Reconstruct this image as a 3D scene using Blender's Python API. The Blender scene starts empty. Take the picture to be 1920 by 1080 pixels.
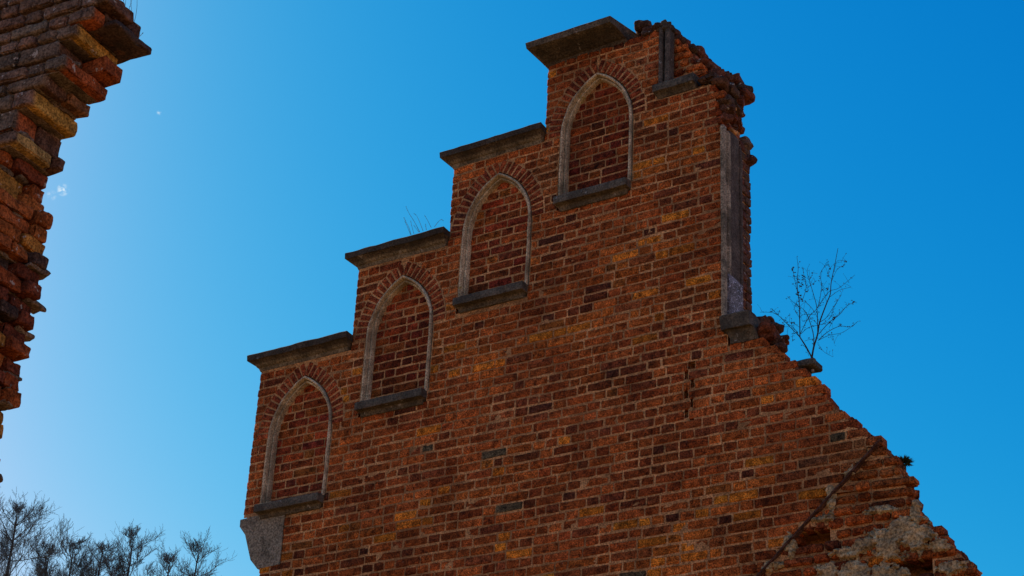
import bpy, math, random
import numpy as np
from mathutils import Vector, Matrix, noise
random.seed(7)
rnd = random.uniform
sc = bpy.context.scene
# ------------------------------------------------------------------ camera
FPX, YAW, PITCH, ROLL = 3457.15, 0.594791, 0.475304, 0.0540935
ZB = 7.4                                   # height of the lowest window sill above the ground
CAM = Vector((10.66256, -11.88919, ZB - 5.76911))
fw = Vector((-math.sin(YAW)*math.cos(PITCH), math.cos(YAW)*math.cos(PITCH), math.sin(PITCH)))
r0 = Vector((math.cos(YAW), math.sin(YAW), 0)); u0 = r0.cross(fw)
rt = math.cos(ROLL)*r0 + math.sin(ROLL)*u0; up = -math.sin(ROLL)*r0 + math.cos(ROLL)*u0
cam = bpy.data.objects.new('camera', bpy.data.cameras.new('camera')); sc.collection.objects.link(cam)
cam.matrix_world = Matrix.Translation(CAM) @ Matrix((rt, up, -fw)).transposed().to_4x4()
cam.data.sensor_width = 36; cam.data.lens = 36*FPX/1920; cam.data.clip_start = .1; cam.data.clip_end = 3000
sc.camera = cam
sc.view_settings.view_transform = 'Standard'; sc.view_settings.look = 'None'
sc.view_settings.exposure = 0.0; sc.view_settings.gamma = 1
# ------------------------------------------------------------------ sky and sun
SUN_EL, SUN_AZ = math.radians(38), math.radians(-77)      # azimuth measured from +Y towards +X
w = bpy.data.worlds.new('World'); sc.world = w; w.use_nodes = True
nt = w.node_tree; nt.nodes.clear()
o_ = nt.nodes.new('ShaderNodeOutputWorld'); bg = nt.nodes.new('ShaderNodeBackground')
sky = nt.nodes.new('ShaderNodeTexSky'); sky.sky_type = 'NISHITA'; sky.sun_disc = False
sky.sun_elevation = SUN_EL; sky.sun_rotation = SUN_AZ; sky.ozone_density = 3.0; sky.dust_density = .6; sky.air_density = 1.2
BG = .1; bg.inputs['Strength'].default_value = BG      # the photograph's deep, polarised blue: a response curve per channel of the sky's colour
sep = nt.nodes.new('ShaderNodeSeparateColor'); cmb = nt.nodes.new('ShaderNodeCombineColor'); nt.links.new(sky.outputs[0], sep.inputs[0])
for ch, (ref, out, ex, cap) in enumerate(((.166, .130, 5.4, 2.2), (.235, .492, 1.42, 1.5), (.355, .84, .7, 1.2))):
    prev = sep.outputs[ch]
    for op, v in (('MULTIPLY', .05/ref), ('POWER', ex), ('MULTIPLY', out/BG), ('MINIMUM', cap/BG)):
        q = nt.nodes.new('ShaderNodeMath'); q.operation = op; q.inputs[1].default_value = v; nt.links.new(prev, q.inputs[0]); prev = q.outputs[0]
    nt.links.new(prev, cmb.inputs[ch])
tcw = nt.nodes.new('ShaderNodeTexCoord'); acc = cmb.outputs[0]
def vdir(px, py): return (fw+(px-960)/FPX*rt-(py-540)/FPX*up).normalized()
nz = nt.nodes.new('ShaderNodeTexNoise'); nz.inputs['Scale'].default_value = 420; nz.inputs['Detail'].default_value = 5; nt.links.new(tcw.outputs['Generated'], nz.inputs['Vector'])
for (wx, wy, rad, amt) in ((118, 356, .0036, .8), (97, 366, .0030, .4), (298, 211, .0016, .4)):      # faint wisps of cloud
    ds = nt.nodes.new('ShaderNodeVectorMath'); ds.operation = 'DISTANCE'; nt.links.new(tcw.outputs['Generated'], ds.inputs[0]); ds.inputs[1].default_value = vdir(wx, wy)
    mr = nt.nodes.new('ShaderNodeMapRange'); mr.inputs[1].default_value = rad; mr.inputs[2].default_value = 0; nt.links.new(ds.outputs['Value'], mr.inputs[0])
    ad = nt.nodes.new('ShaderNodeMath'); ad.operation = 'MULTIPLY'; nt.links.new(mr.outputs[0], ad.inputs[0])
    mn = nt.nodes.new('ShaderNodeMapRange'); mn.inputs[1].default_value = .42; mn.inputs[2].default_value = .62; mn.inputs[4].default_value = 2.2*amt; nt.links.new(nz.outputs['Fac'], mn.inputs[0]); nt.links.new(mn.outputs[0], ad.inputs[1])
    ad.use_clamp = True
    mx = nt.nodes.new('ShaderNodeMixRGB'); nt.links.new(ad.outputs[0], mx.inputs[0]); nt.links.new(acc, mx.inputs[1]); mx.inputs[2].default_value = (6.5, 8.2, 9.5, 1); acc = mx.outputs[0]
nt.links.new(acc, bg.inputs['Color']); nt.links.new(bg.outputs[0], o_.inputs[0])
sl = bpy.data.lights.new('sun', 'SUN'); sl.energy = 5.0; sl.angle = math.radians(.5); sl.color = (1, .93, .82)
sun = bpy.data.objects.new('sun', sl); sc.collection.objects.link(sun)
sd = Vector((math.sin(SUN_AZ)*math.cos(SUN_EL), math.cos(SUN_AZ)*math.cos(SUN_EL), math.sin(SUN_EL)))
sun.rotation_euler = sd.to_track_quat('Z', 'Y').to_euler()

# ------------------------------------------------------------------ helpers
def at(px, py, Y=0.0):                     # a point of the photograph (1920x1080) on the vertical plane y = Y
    v = fw + (px-960)/FPX*rt - (py-540)/FPX*up
    return CAM + v*((Y-CAM.y)/v.y)
def AX(px, py, Y=0.0): p = at(px, py, Y); return p.x, p.z-ZB
def lerp(a, b, t): return a+(b-a)*t
def tag(o, label=None, cat=None, group=None, kind=None):
    for k, v in (('label', label), ('category', cat), ('group', group), ('kind', kind)):
        if v: o[k] = v
    return o
def empty(name, loc=(0, 0, 0)):
    o = bpy.data.objects.new(name, None); o.location = loc; o.empty_display_size = .2
    sc.collection.objects.link(o); return o
class MB:
    def __init__(s): s.v = []; s.f = []; s.c = []; s.m = []
    def add(s, vs, fs, col=(1, 1, 1), mi=0):
        b = len(s.v); s.v += [tuple(p) for p in vs]; s.c += [col]*len(vs)
        s.f += [tuple(i+b for i in f) for f in fs]; s.m += [mi]*len(fs)
    def build(s, name, mats, parent=None, smooth=True, sharp=38):
        me = bpy.data.meshes.new(name); me.from_pydata(s.v, [], s.f)
        if not isinstance(mats, (list, tuple)): mats = [mats]
        for m in mats: me.materials.append(m)
        me.polygons.foreach_set('material_index', s.m)
        me.polygons.foreach_set('use_smooth', [smooth]*len(s.f))
        ca = me.color_attributes.new('Col', 'FLOAT_COLOR', 'POINT')
        ca.data.foreach_set('color', np.array([(*c, 1) for c in s.c], dtype=np.float32).ravel())
        me.update(); me.validate()
        if smooth: me.set_sharp_from_angle(angle=math.radians(sharp))
        o = bpy.data.objects.new(name, me); sc.collection.objects.link(o)
        if parent is not None:
            o.parent = parent; o.matrix_parent_inverse = Matrix.Translation(-parent.location) if parent.type == 'EMPTY' else Matrix()
        return o
def lat(L, r, n):                          # lattice positions along one side with an edge band of width r
    return [0, r] + [r+(L-2*r)*i/(n+1) for i in range(1, n+1)] + [L-r, L]
_topo = {}
def block(mb, o, L, n=(1, 0, 0), r=.008, amp=.004, fr=14.0, col=(.10, .08, .05), mi=0, rot=0.0, tilt=0.0, M=None, seed=None, chip=.0):
    """a worn block: o = corner, L = lengths; edges rounded, surface roughened"""
    r = min(r, min(L)*.3)
    xs, ys, zs = lat(L[0], r, n[0]), lat(L[1], r, n[1]), lat(L[2], r, n[2])
    key = (len(xs), len(ys), len(zs))
    if key not in _topo:
        idx = {}; order = []
        def g(i, j, k):
            if (i, j, k) not in idx: idx[(i, j, k)] = len(order); order.append((i, j, k))
            return idx[(i, j, k)]
        A, B, C = key[0]-1, key[1]-1, key[2]-1; fs = []
        for i in range(A):
            for j in range(B):
                fs.append((g(i, j, 0), g(i, j+1, 0), g(i+1, j+1, 0), g(i+1, j, 0)))
                fs.append((g(i, j, C), g(i+1, j, C), g(i+1, j+1, C), g(i, j+1, C)))
            for k in range(C):
                fs.append((g(i, 0, k), g(i+1, 0, k), g(i+1, 0, k+1), g(i, 0, k+1)))
                fs.append((g(i, B, k), g(i, B, k+1), g(i+1, B, k+1), g(i+1, B, k)))
        for j in range(B):
            for k in range(C):
                fs.append((g(0, j, k), g(0, j, k+1), g(0, j+1, k+1), g(0, j+1, k)))
                fs.append((g(A, j, k), g(A, j+1, k), g(A, j+1, k+1), g(A, j, k+1)))
        _topo[key] = (order, fs)
    order, fs = _topo[key]; A, B, C = key[0]-1, key[1]-1, key[2]-1
    vs = []; cx, cy, cz = L[0]/2, L[1]/2, L[2]/2
    ca, sa, ct, st = math.cos(rot), math.sin(rot), math.cos(tilt), math.sin(tilt)
    off = Vector((rnd(0, 50), rnd(0, 50), rnd(0, 50))) if seed is None else Vector((seed, seed*.7, 3))
    for (i, j, k) in order:
        x, y, z = xs[i], ys[j], zs[k]
        bx, by, bz = (i in (0, A)), (j in (0, B)), (k in (0, C))
        nb = bx+by+bz; q = r*(.45 if nb == 2 else .75 if nb == 3 else 0)
        if bx: x += q if i == 0 else -q
        if by: y += q if j == 0 else -q
        if bz: z += q if k == 0 else -q
        p = Vector((x, y, z))
        if amp:
            nv = noise.noise_vector(p*fr+off)*amp + noise.noise_vector(p*fr*2.7+off)*amp*.5
            if chip and nb >= 2:
                c_ = noise.noise(p*fr*.8+off*1.7)
                if c_ > .15: nv += (Vector((cx, cy, cz))-p).normalized()*chip*(c_-.15)*2
            p += nv
        x, y, z = p.x-cx, p.y-cy, p.z-cz
        x, z = x*ct-z*st, x*st+z*ct
        x, y = x*ca-y*sa, x*sa+y*ca
        p = Vector((o[0]+x+cx, o[1]+y+cy, o[2]+z+cz))
        vs.append(M @ p if M else p)
    mb.add(vs, fs, col, mi)
def tube(mb, pts, rad, n=5, col=(1, 1, 1), mi=0):
    vs = []; fs = []; m = len(pts)
    for i, p in enumerate(pts):
        d = (pts[min(i+1, m-1)]-pts[max(i-1, 0)]).normalized()
        a = d.orthogonal().normalized(); b = d.cross(a)
        rr = rad[i] if isinstance(rad, (list, tuple)) else rad
        for k in range(n):
            t = 2*math.pi*k/n; vs.append(p+(a*math.cos(t)+b*math.sin(t))*rr)
    for i in range(m-1):
        for k in range(n):
            fs.append((i*n+k, i*n+(k+1) % n, (i+1)*n+(k+1) % n, (i+1)*n+k))
    fs.append(tuple(range(n-1, -1, -1))); fs.append(tuple((m-1)*n+k for k in range(n)))
    mb.add(vs, fs, col, mi)

# ------------------------------------------------------------------ materials
def mat(name, rough=.9, base=None, var=.35, vscale=9.0, bump=.5, bscale=60.0, spots=None, spot_amt=.0, spot_scale=40., spot2=None, s2=(0., 3.), mott=None, grime=0.):
    m = bpy.data.materials.new(name); m.use_nodes = True
    N = m.node_tree.nodes; K = m.node_tree.links; b = N['Principled BSDF']
    b.inputs['Roughness'].default_value = rough; b.inputs['Specular IOR Level'].default_value = .08
    tc = N.new('ShaderNodeTexCoord')
    if base is None:
        a = N.new('ShaderNodeVertexColor'); a.layer_name = 'Col'; src = a.outputs['Color']
    else:
        a = N.new('ShaderNodeRGB'); a.outputs[0].default_value = (*base, 1); src = a.outputs[0]
    def nz(s, d=6, r=.6):
        n = N.new('ShaderNodeTexNoise'); n.inputs['Scale'].default_value = s; n.inputs['Detail'].default_value = d; n.inputs['Roughness'].default_value = r
        K.new(tc.outputs['Object'], n.inputs['Vector']); return n.outputs['Fac']
    def ramp(f, a0, b0, lo=0., hi=1.):
        r = N.new('ShaderNodeMapRange'); r.interpolation_type = 'SMOOTHSTEP'; r.inputs[1].default_value = a0; r.inputs[2].default_value = b0
        r.inputs[3].default_value = lo; r.inputs[4].default_value = hi; K.new(f, r.inputs[0]); return r.outputs[0]
    def mul(c, f):
        x = N.new('ShaderNodeMixRGB'); x.blend_type = 'MULTIPLY'; x.inputs[0].default_value = 1; K.new(c, x.inputs[1]); K.new(f, x.inputs[2]); return x.outputs[0]
    def mix(f, c, col):
        x = N.new('ShaderNodeMixRGB'); K.new(f, x.inputs[0]); K.new(c, x.inputs[1]); x.inputs[2].default_value = (*col, 1); return x.outputs[0]
    c = mul(src, ramp(nz(vscale), .25, .75, 1-var, 1+var))
    c = mul(c, ramp(nz(bscale*1.3, 4, .7), .34, .66, 1-min(.85, var*1.15), 1+var*1.0))
    if grime: c = mul(c, ramp(nz(1.1, 8, .62), .32, .62, 1-grime, 1+grime*.35))
    if mott: c = mix(ramp(nz(mott[1], 5, .65), .5, .62, 0, mott[2]), c, mott[0])
    if spots: c = mix(ramp(nz(spot_scale, 3, .6), .72-spot_amt, .78-spot_amt, 0, .85), c, spots)
    if spot2: c = mix(ramp(nz(s2[1], 6, .7), s2[0]-.1, s2[0]+.14, 0, .75), c, spot2)
    K.new(c, b.inputs['Base Color'])
    bp = N.new('ShaderNodeBump'); bp.inputs['Strength'].default_value = bump; bp.inputs['Distance'].default_value = .01
    K.new(nz(bscale, 8, .7), bp.inputs['Height']); K.new(bp.outputs[0], b.inputs['Normal'])
    return m
M_BRICK = mat('old_red_brick', grime=.46, var=.7, vscale=18, bump=1., bscale=65, spots=(.34, .24, .15), spot_amt=.045, spot_scale=55)
M_MORTAR = mat('lime_mortar', mott=((.22, .10, .035), .8, .5), base=(.50, .25, .088), var=.5, vscale=4, bump=.9, bscale=60)
M_ROUGHBRICK = mat('weathered_brick', var=.5, vscale=13, bump=1., bscale=55, spots=(.5, .42, .3), spot_amt=.075, spot_scale=20)
M_STONE = mat('moulded_stone', mott=((.20, .155, .08), 3.2, .6), base=(.50, .395, .215), var=.5, vscale=5, bump=.7, bscale=50, spots=(.36, .27, .07), spot_amt=.06, spot_scale=9)
M_JAMB = mat('weathered_jamb_stone', base=(.31, .25, .15), var=.5, vscale=7, bump=.9, bscale=50, spots=(.45, .40, .28), spot_amt=.07, spot_scale=26, mott=((.06, .05, .03), 2.5, .7))
M_KNEE = mat('kneeler_stone', base=(.27, .225, .14), var=.5, vscale=5, bump=1., bscale=40, spots=(.3, .25, .13), spot_amt=.08, spot_scale=11, spot2=(.07, .06, .04), s2=(.56, 5.))
M_CAP = mat('weathered_coping_stone', base=None, var=.45, vscale=6, bump=.9, bscale=45, spots=(.33, .31, .25), spot_amt=.06, spot_scale=14, spot2=(.045, .042, .03), s2=(.56, 4.))
M_CEM = mat('speckled_render', base=(.2, .19, .17), var=.5, vscale=12, bump=1., bscale=90, spots=(.75, .75, .78), spot_amt=.14, spot_scale=60)
M_PLASTER = mat('old_plaster', base=(.10, .08, .055), var=.4, vscale=6, bump=.8, bscale=45, spots=(.3, .25, .16), spot_amt=.05, spot_scale=14)
M_OLDMORTAR = mat('crumbling_mortar', base=(.40, .29, .135), var=.5, vscale=8, bump=1., bscale=40, spots=(.12, .07, .04), spot_amt=.1, spot_scale=12)
M_BARK = mat('twig_bark', base=(.045, .035, .03), var=.3, vscale=30, bump=.3)
M_TWIG = mat('blue_grey_twigs', base=(.10, .12, .11), var=.4, vscale=3, bump=.2)  # bluish paleness of the far treetops is put into the twig colour
M_BIRCH = mat('pale_birch_bark', base=(.4, .37, .33), var=.5, vscale=40, bump=.4)
M_BUD = mat('small_dark_leaves', base=(.05, .035, .02), var=.4, vscale=30, bump=.2)
M_STRAW = mat('dry_grass_stalk', base=(.16, .13, .08), var=.3, vscale=20, bump=.2)
M_MOSS = mat('dark_moss', base=(.04, .05, .012), var=.5, vscale=30, bump=.6)
M_GROUND = mat('dry_meadow', base=(.27, .15, .065), var=.3, vscale=.6, bump=.4, bscale=6, mott=((.10, .09, .03), .25, .6))

# ------------------------------------------------------------------ ground
g = MB(); n_ = 60; S_ = 900.
vs = []
for i in range(n_+1):
    for j in range(n_+1):
        x = ((i/n_*2-1)**3)*S_; y = ((j/n_*2-1)**3)*S_
        vs.append((x+4, y, noise.noise(Vector((x*.05, y*.05, 0)))*.25-.05))
g.add(vs, [(i*(n_+1)+j, (i+1)*(n_+1)+j, (i+1)*(n_+1)+j+1, i*(n_+1)+j+1) for i in range(n_) for j in range(n_)])
tag(g.build('ground', M_GROUND), kind='structure')

# ================================================================== THE GABLE
PITCH_Z = .0838; TH = .50
steps = [(-.0, .0), (1.048, .799), (2.049, 1.614), (3.063, 2.378)]           # lower left corner of each window
xL = [AX(480, 800)[0]-.03, AX(664, 580)[0], AX(845, 375)[0], AX(1024, 180)[0]]
zT = [AX(487, 697)[1], AX(668, 506)[1], AX(844, 317.5)[1], AX(1023, 127.5)[1]]
RP = [(1228, 52), (1268, 66), (1288, 88), (1312, 118), (1336, 142), (1352, 178), (1350, 205), (1357, 236), (1366, 598), (1412, 634), (1448, 650),
      (1478, 668), (1500, 690), (1518, 705), (1548, 731), (1595, 781), (1632, 813), (1652, 832), (1676, 852), (1697, 884), (1706, 905),
      (1709, 926), (1720, 946), (1738, 968), (1766, 996), (1788, 1012), (1808, 1036), (1834, 1085), (1890, 1180), (1960, 1320)]
RT = sorted([(lambda q: (q[1], q[0]))(AX(*p)) for p in RP])
RZ = [a for a, b in RT]; RX = [b for a, b in RT]
XJ = AX(1360, 400)[0]; CRK = AX(1291, 735)[0]
def Rb(z): return float(np.interp(z, RZ, RX))
ZBOT = -2.9
zTop = RZ[-1]
SPR, W_, RR = .675, .728, .61            # springing height, opening width, arch radius
HW = W_/2
def Lb(z):
    if z < -.585: return .07
    if z < -.075: return .297
    for s in range(4):
        if z < zT[s]: return xL[s]
    return 4.01
def niche_hole(z, s, grow, foot=True):
    """half width interval of the window s at height z, grown outward by grow above the springing"""
    bx, bz = steps[s]; h = z-bz
    if h < -.115: return None
    xc = bx+HW
    if h < .0: return (xc-HW-.02, xc+HW+.0) if foot else (xc-HW+.03, xc+HW-.03)
    if h < SPR:
        g_ = grow if grow < .1 else .016
        return (xc-HW-g_, xc+HW+g_)
    t = (RR+grow)**2-(h-SPR)**2
    if t <= 0: return None
    hw = math.sqrt(t)-(RR-HW)
    return (xc-hw, xc+hw) if hw > .0 else None
def intervals(z, grow, foot=True):
    a, b = Lb(z), Rb(z)
    if b <= a: return []
    iv = [(a, b)]
    holes = [h for h in (niche_hole(z, s, grow, foot) for s in range(4)) if h]
    if foot == 'skin' and z > 3.14: holes.append((4.07, 9))
    elif z > 3.14+(.0 if grow > 0 else .04): holes.append((4.06 if z > 3.27 else 4.03, 9) if grow > 0 else (4.09, 9))
    if .59 < z < .83: holes.append((4.715, 9))
    if .82 < z < 2.67: holes.append((XJ-.037, 9))
    if .02 < z < .54: kz = int((z+9)/PITCH_Z); cxk = CRK+(.028 if kz % 2 else -.022)*(1+noise.noise(Vector((kz*.7, 0, 1)))); cw = max(.004, .015+.05*noise.noise(Vector((4, kz*.83, 1)))+.008*noise.noise(Vector((z*60, 1, 1)))); holes.append((cxk-cw-.004, cxk+cw))
    if not foot or foot == 'skin': holes += [(h[0][0]-h[1]-.06, h[0][0]+h[1]+.06) for h in HOLES if abs(z-h[0][1]) < h[2]+.005 and h[1] > 0]
    for h in holes:
        nv = []
        for (p, q) in iv:
            if h[1] <= p or h[0] >= q: nv.append((p, q)); continue
            if h[0] > p: nv.append((p, h[0]))
            if h[1] < q: nv.append((h[1], q))
        iv = nv
    return iv
# --- colours: the brick's own burning and stains, place by place
def G(px, py, sx, sy, amt): q = AX(px, py); return (q[0], q[1], sx, sy, amt)
ORANGE = [G(640, 780, .12, .5, .55), G(590, 930, .25, .12, .7), G(820, 620, .1, .45, .8), G(700, 1010, .5, .16, .6), G(900, 690, .25, .3, .5), G(1040, 640, .45, .12, .75), G(1160, 590, .5, .1, .7),
          G(1160, 480, .3, .25, .5), G(1210, 330, .15, .22, .85), G(1290, 290, .3, .2, .6), G(1240, 480, .4, .1, .5), G(1350, 560, .2, .3, .5), G(1000, 480, .12, .3, .5),
          G(860, 930, .4, .1, .4), G(1260, 1000, .4, .22, .8), G(1380, 920, .35, .1, .8), G(1330, 1030, .4, .1, .8), G(1100, 1060, .4, .1, .6), G(1440, 740, .35, .12, .5), G(1420, 690, .3, .1, .4), G(960, 850, .3, .3, .35)]
DARK = [G(980, 780, .5, .15, .45), G(820, 830, .4, .15, .4), G(1120, 400, .4, .1, .5), G(1260, 380, .3, .08, .45), G(780, 780, .15, .1, .4), G(1200, 700, .4, .1, .3), G(620, 870, .15, .06, .4), G(1290, 730, .08, .3, .8), G(1100, 950, .6, .14, .4), G(1200, 250, .5, .12, .2)]
LICH = [G(1195, 170, .09, .4, .9), G(1180, 250, .04, .3, .5), G(1030, 330, .1, .35, .5), G(850, 530, .05, .3, .4), G(1640, 870, .25, .25, .75), G(1560, 850, .25, .1, .5), G(660, 650, .1, .25, .4), G(1460, 640, .12, .1, .6), G(480, 800, .1, .4, .15)]
def fld(L, x, z): return min(1, sum(a*math.exp(-((x-p)/sx)**2-((z-q)/sz)**2) for p, q, sx, sz, a in L))
def mixc(a, b, t): return tuple(lerp(a[i], b[i], t) for i in range(3))
def brick_col(x, z, rough=False):
    n = noise.noise(Vector((x*1.3, z*2.2, 3)))
    t = random.random()
    c = mixc((.205, .043, .010), (.31, .078, .015), random.random())
    po = fld(ORANGE, x, z)*.75+max(0, n)*.25
    if t < po*.5+.010: c = mixc((.40, .118, .012), (.50, .172, .015), random.random()*random.random())
    else: c = mixc(c, (.38, .115, .012), po*rnd(.3, .95))
    u = random.random(); pd = fld(DARK, x, z)*.6+.12
    if u < pd*.2: c = mixc((.072, .022, .009), (.12, .032, .011), random.random())
    elif u < pd: c = mixc(c, (.10, .030, .013), .55)
    if random.random() < .003: c = (.10, .075, .035)
    l = fld(LICH, x, z)*rnd(.2, 1)
    c = mixc(c, (.28, .17, .05), l*.6)
    k = rnd(.88, 1.75); return tuple(v*k for v in c)
MORT = (1, 1, 1)
gable = empty('ruined_gable', (3.0, .25, 0))
tag(gable, 'large stepped red brick gable end with four blind pointed windows and a broken right edge', 'ruin')
LN = [AX(1655, 820), AX(1420, 1082)]
def below_line(x, z):                     # right of the old roof line
    (x1, z1), (x0, z0) = LN
    t = (z-z0)/(z1-z0); return z < z1+.05 and x > x0+(x1-x0)*t+.02
HOLES = [(AX(1515, 1008), .10, .05), (AX(1697, 1065), .13, .05)]
def wob(x, z): return .012*noise.noise(Vector((x*.8, z*.9, 9)))+.004*noise.noise(Vector((x*3, z*2, 1)))
wall = MB()
def lay(mb, x0, x1, z, y, row, rough=False, yj=.0028, endj=0., colf=brick_col, H=None, dep=.12, phase=None, fine=1):
    """one course of bricks between x0 and x1"""
    H = H or PITCH_Z
    x = x0; k = row + int(x0*10)
    first = True
    while x < x1-.02:
        L = (.252 if (k % 2 == 0) else .126)*rnd(.93, 1.07)
        if random.random() < .16: L = .126*rnd(.75, 1.1) if (L > .2 or random.random() < .7) else .25
        if first: L *= rnd(.45, 1.0); first = False
        k += 1
        if x1-(x+L) < .06: L = x1-x
        e = x+L
        j = rnd(.007, .012) if not rough else rnd(.009, .02)
        xx, zz = x+L/2, z+H/2
        skip = any(abs(xx-h[0][0]) < h[1] and abs(zz-h[0][1]) < h[2] for h in HOLES) and y < .02
        if not skip and L > .035:
            lastb = e >= x1-.001
            c = colf(xx, zz)
            hh = H-(rnd(.0105, .0155) if not rough else rnd(.016, .028))
            dz = wob(xx, zz)
            yy = y+rnd(-yj, yj)*(2.6 if rough else 1)
            ex = rnd(-endj, endj) if lastb else 0
            block(mb, (x+j/2, yy, z+(H-hh)/2+dz+rnd(-.0015, .0015)), (L-j+ex, dep, hh), n=(2 if L > .2 else 1, 0, 1), r=.007 if not rough else .014,
                  amp=.004 if not rough else .008, col=c, tilt=rnd(-.012, .012)*(2.2 if rough else 1), chip=.008 if not rough else .02)
        x = e
nrow = int((zTop-ZBOT)/PITCH_Z)+1
for rI in range(nrow):
    z = ZBOT+rI*PITCH_Z; zm = z+PITCH_Z/2
    for (a, b) in intervals(zm, .142):
        if b-a < .03: continue
        free = abs(b-Rb(zm)) < .01
        # split at the old roof line
        (x1l, z1l), (x0l, z0l) = LN
        xs_ = x0l+(x1l-x0l)*(zm-z0l)/(z1l-z0l) if zm < z1l+.05 else 99
        ej = .05 if free else .0
        if free and .85 < zm < 2.62: ej = 0
        if a < xs_ < b:
            lay(wall, a, xs_-.02, z, 0, rI); lay(wall, xs_+.0, b, z, .012, rI, rough=True, endj=ej)
        elif xs_ <= a: lay(wall, a, b, z, .012, rI, rough=True, endj=ej)
        else: lay(wall, a, b, z, 0, rI, rough=(free and b-a < .6 and zm > 2.6), endj=ej)
    # the broken edge shows the inner bricks of the wall's thickness
    R_ = Rb(zm)
    if zm > 3.14 or zm < .57 or 2.62 < zm:
        rec = .034 if zm < .6 else .012
        for j in range(1, 4):
            e = R_-rec*j+rnd(-.035, .03)
            if zm > 3.6: e = R_-.02*j+rnd(-.03, .02)
            if zm > 3.2 and j == 1: e -= .0
            s0 = max(Lb(zm)+.05, e-rnd(.24, .34))
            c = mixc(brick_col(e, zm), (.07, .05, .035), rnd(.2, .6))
            if e-s0 > .05:
                block(wall, (s0, .128*j+rnd(0, .01), z+.006+wob(e, zm)), (e-s0, .118, PITCH_Z-.012), n=(1, 1, 1), r=.014, amp=.011, col=c,
                      rot=rnd(-.09, .09), tilt=rnd(-.05, .05), chip=.03)
            if random.random() < .5:
                block(wall, (e-.12, .128*j+.02, z-.008), (.10+rnd(0, .05), .1, .03), n=(1, 1, 0), r=.012, amp=.014, col=(.8, .8, .8), mi=1)
# mortar body of the wall in thin layers
DZ = PITCH_Z/4; z = ZBOT
def cuboid(mb, x0, x1, y0, y1, z0, z1, mi=0, col=(1, 1, 1)):
    v = [(x0, y0, z0), (x1, y0, z0), (x1, y1, z0), (x0, y1, z0), (x0, y0, z1), (x1, y0, z1), (x1, y1, z1), (x0, y1, z1)]
    mb.add(v, [(0, 3, 2, 1), (4, 5, 6, 7), (0, 1, 5, 4), (1, 2, 6, 5), (2, 3, 7, 6), (3, 0, 4, 7)], col, mi)
while z < zTop:
    zm = z+DZ/2
    shrink = .05 if (zm < .6 or zm > 2.62) else .03
    for (a, b), skin in [(q, True) for q in intervals(zm, .0145, foot='skin')]+[(q, False) for q in intervals(zm, -.035, foot=False)]:
        free_e = abs(b-Rb(zm)) < .01; e = b-shrink if free_e else b
        a2 = a+.012 if a < 3.9 and abs(a-Lb(zm)) < .01 else a
        if e > a2+.02:
            x = a2; y_f = .0045
            rough = below_line(e-.1, zm)
            (x1l, z1l), (x0l, z0l) = LN
            xs_ = x0l+(x1l-x0l)*(zm-z0l)/(z1l-z0l) if zm < z1l+.05 else 99
            cuts = [a2]
            while cuts[-1] < e-.3: cuts.append(cuts[-1]+.25)
            cuts.append(e)
            # front skin with gentle unevenness, then the body behind
            vs = []; fs = []
            for i, cx in enumerate(cuts):
                yv = y_f+.003*noise.noise(Vector((cx*5, zm*5, 4)))
                if cx > xs_+.02: yv += .034
                vs += [(cx, yv, z), (cx, yv, z+DZ)]
                if i: fs.append((2*i-2, 2*i, 2*i+1, 2*i-1))
            mc = (1, 1, 1)
            if skin: wall.add(vs, fs, mc, 1); continue
            if free_e and zm < .6:
                cuboid(wall, a2, e, .045, .16, z, z+DZ, 1); cuboid(wall, a2, e-.09, .16, .30, z, z+DZ, 1); cuboid(wall, a2, e-.18, .30, .44, z, z+DZ, 1)
            else: cuboid(wall, a2, e, .045, TH-.02, z, z+DZ, 1)
    z += DZ
cuboid(wall, CRK-.2, CRK+.2, .12, .3, -.05, .6, 1)
for h in HOLES:
    if h[1] > 0: cuboid(wall, h[0][0]-h[1]-.12, h[0][0]+h[1]+.12, .24, .3, h[0][1]-h[2]-.05, h[0][1]+h[2]+.05, 1)
# rest of the wall down to the ground, outside the frame
for rI in range(int((ZB+ZBOT)/PITCH_Z)):
    z = ZBOT-(rI+1)*PITCH_Z
    a, b = .07+.0*rI, min(Rb(ZBOT)+.02*rI, 9.2)
    cuboid(wall, a+.012, b, .0095, TH, z, z+PITCH_Z, 1)
    x = a
    while x < b:
        L = random.choice((.275, .135)); L = min(L, b-x)
        if L > .05: block(wall, (x+.004, rnd(-.004, .004), z+.008), (L-.009, .1, PITCH_Z-.0165), n=(0, 0, 0), r=.008, amp=.003, col=brick_col(x, z))
        x += L
for i in range(46):
    zz = rnd(-1.75, .5); s_ = rnd(.04, .085); yy = rnd(.02, .28); xx = Rb(zz)-.03-.3*yy+rnd(-.02, .02)
    block(wall, (xx-s_*.6, yy, zz-s_*.3), (s_*1.2, s_, s_*.6), n=(1, 1, 1), r=.012, amp=.014, fr=16, rot=rnd(-.6, .6), tilt=rnd(-.3, .3), chip=.02, col=mixc((.14, .075, .035), (.26, .075, .022), random.random()))
for v in range(len(wall.v)):
    p = wall.v[v]; wall.v[v] = (p[0], p[1], p[2]+ZB)
wall.build('brickwork', [M_BRICK, M_MORTAR], gable)

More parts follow.
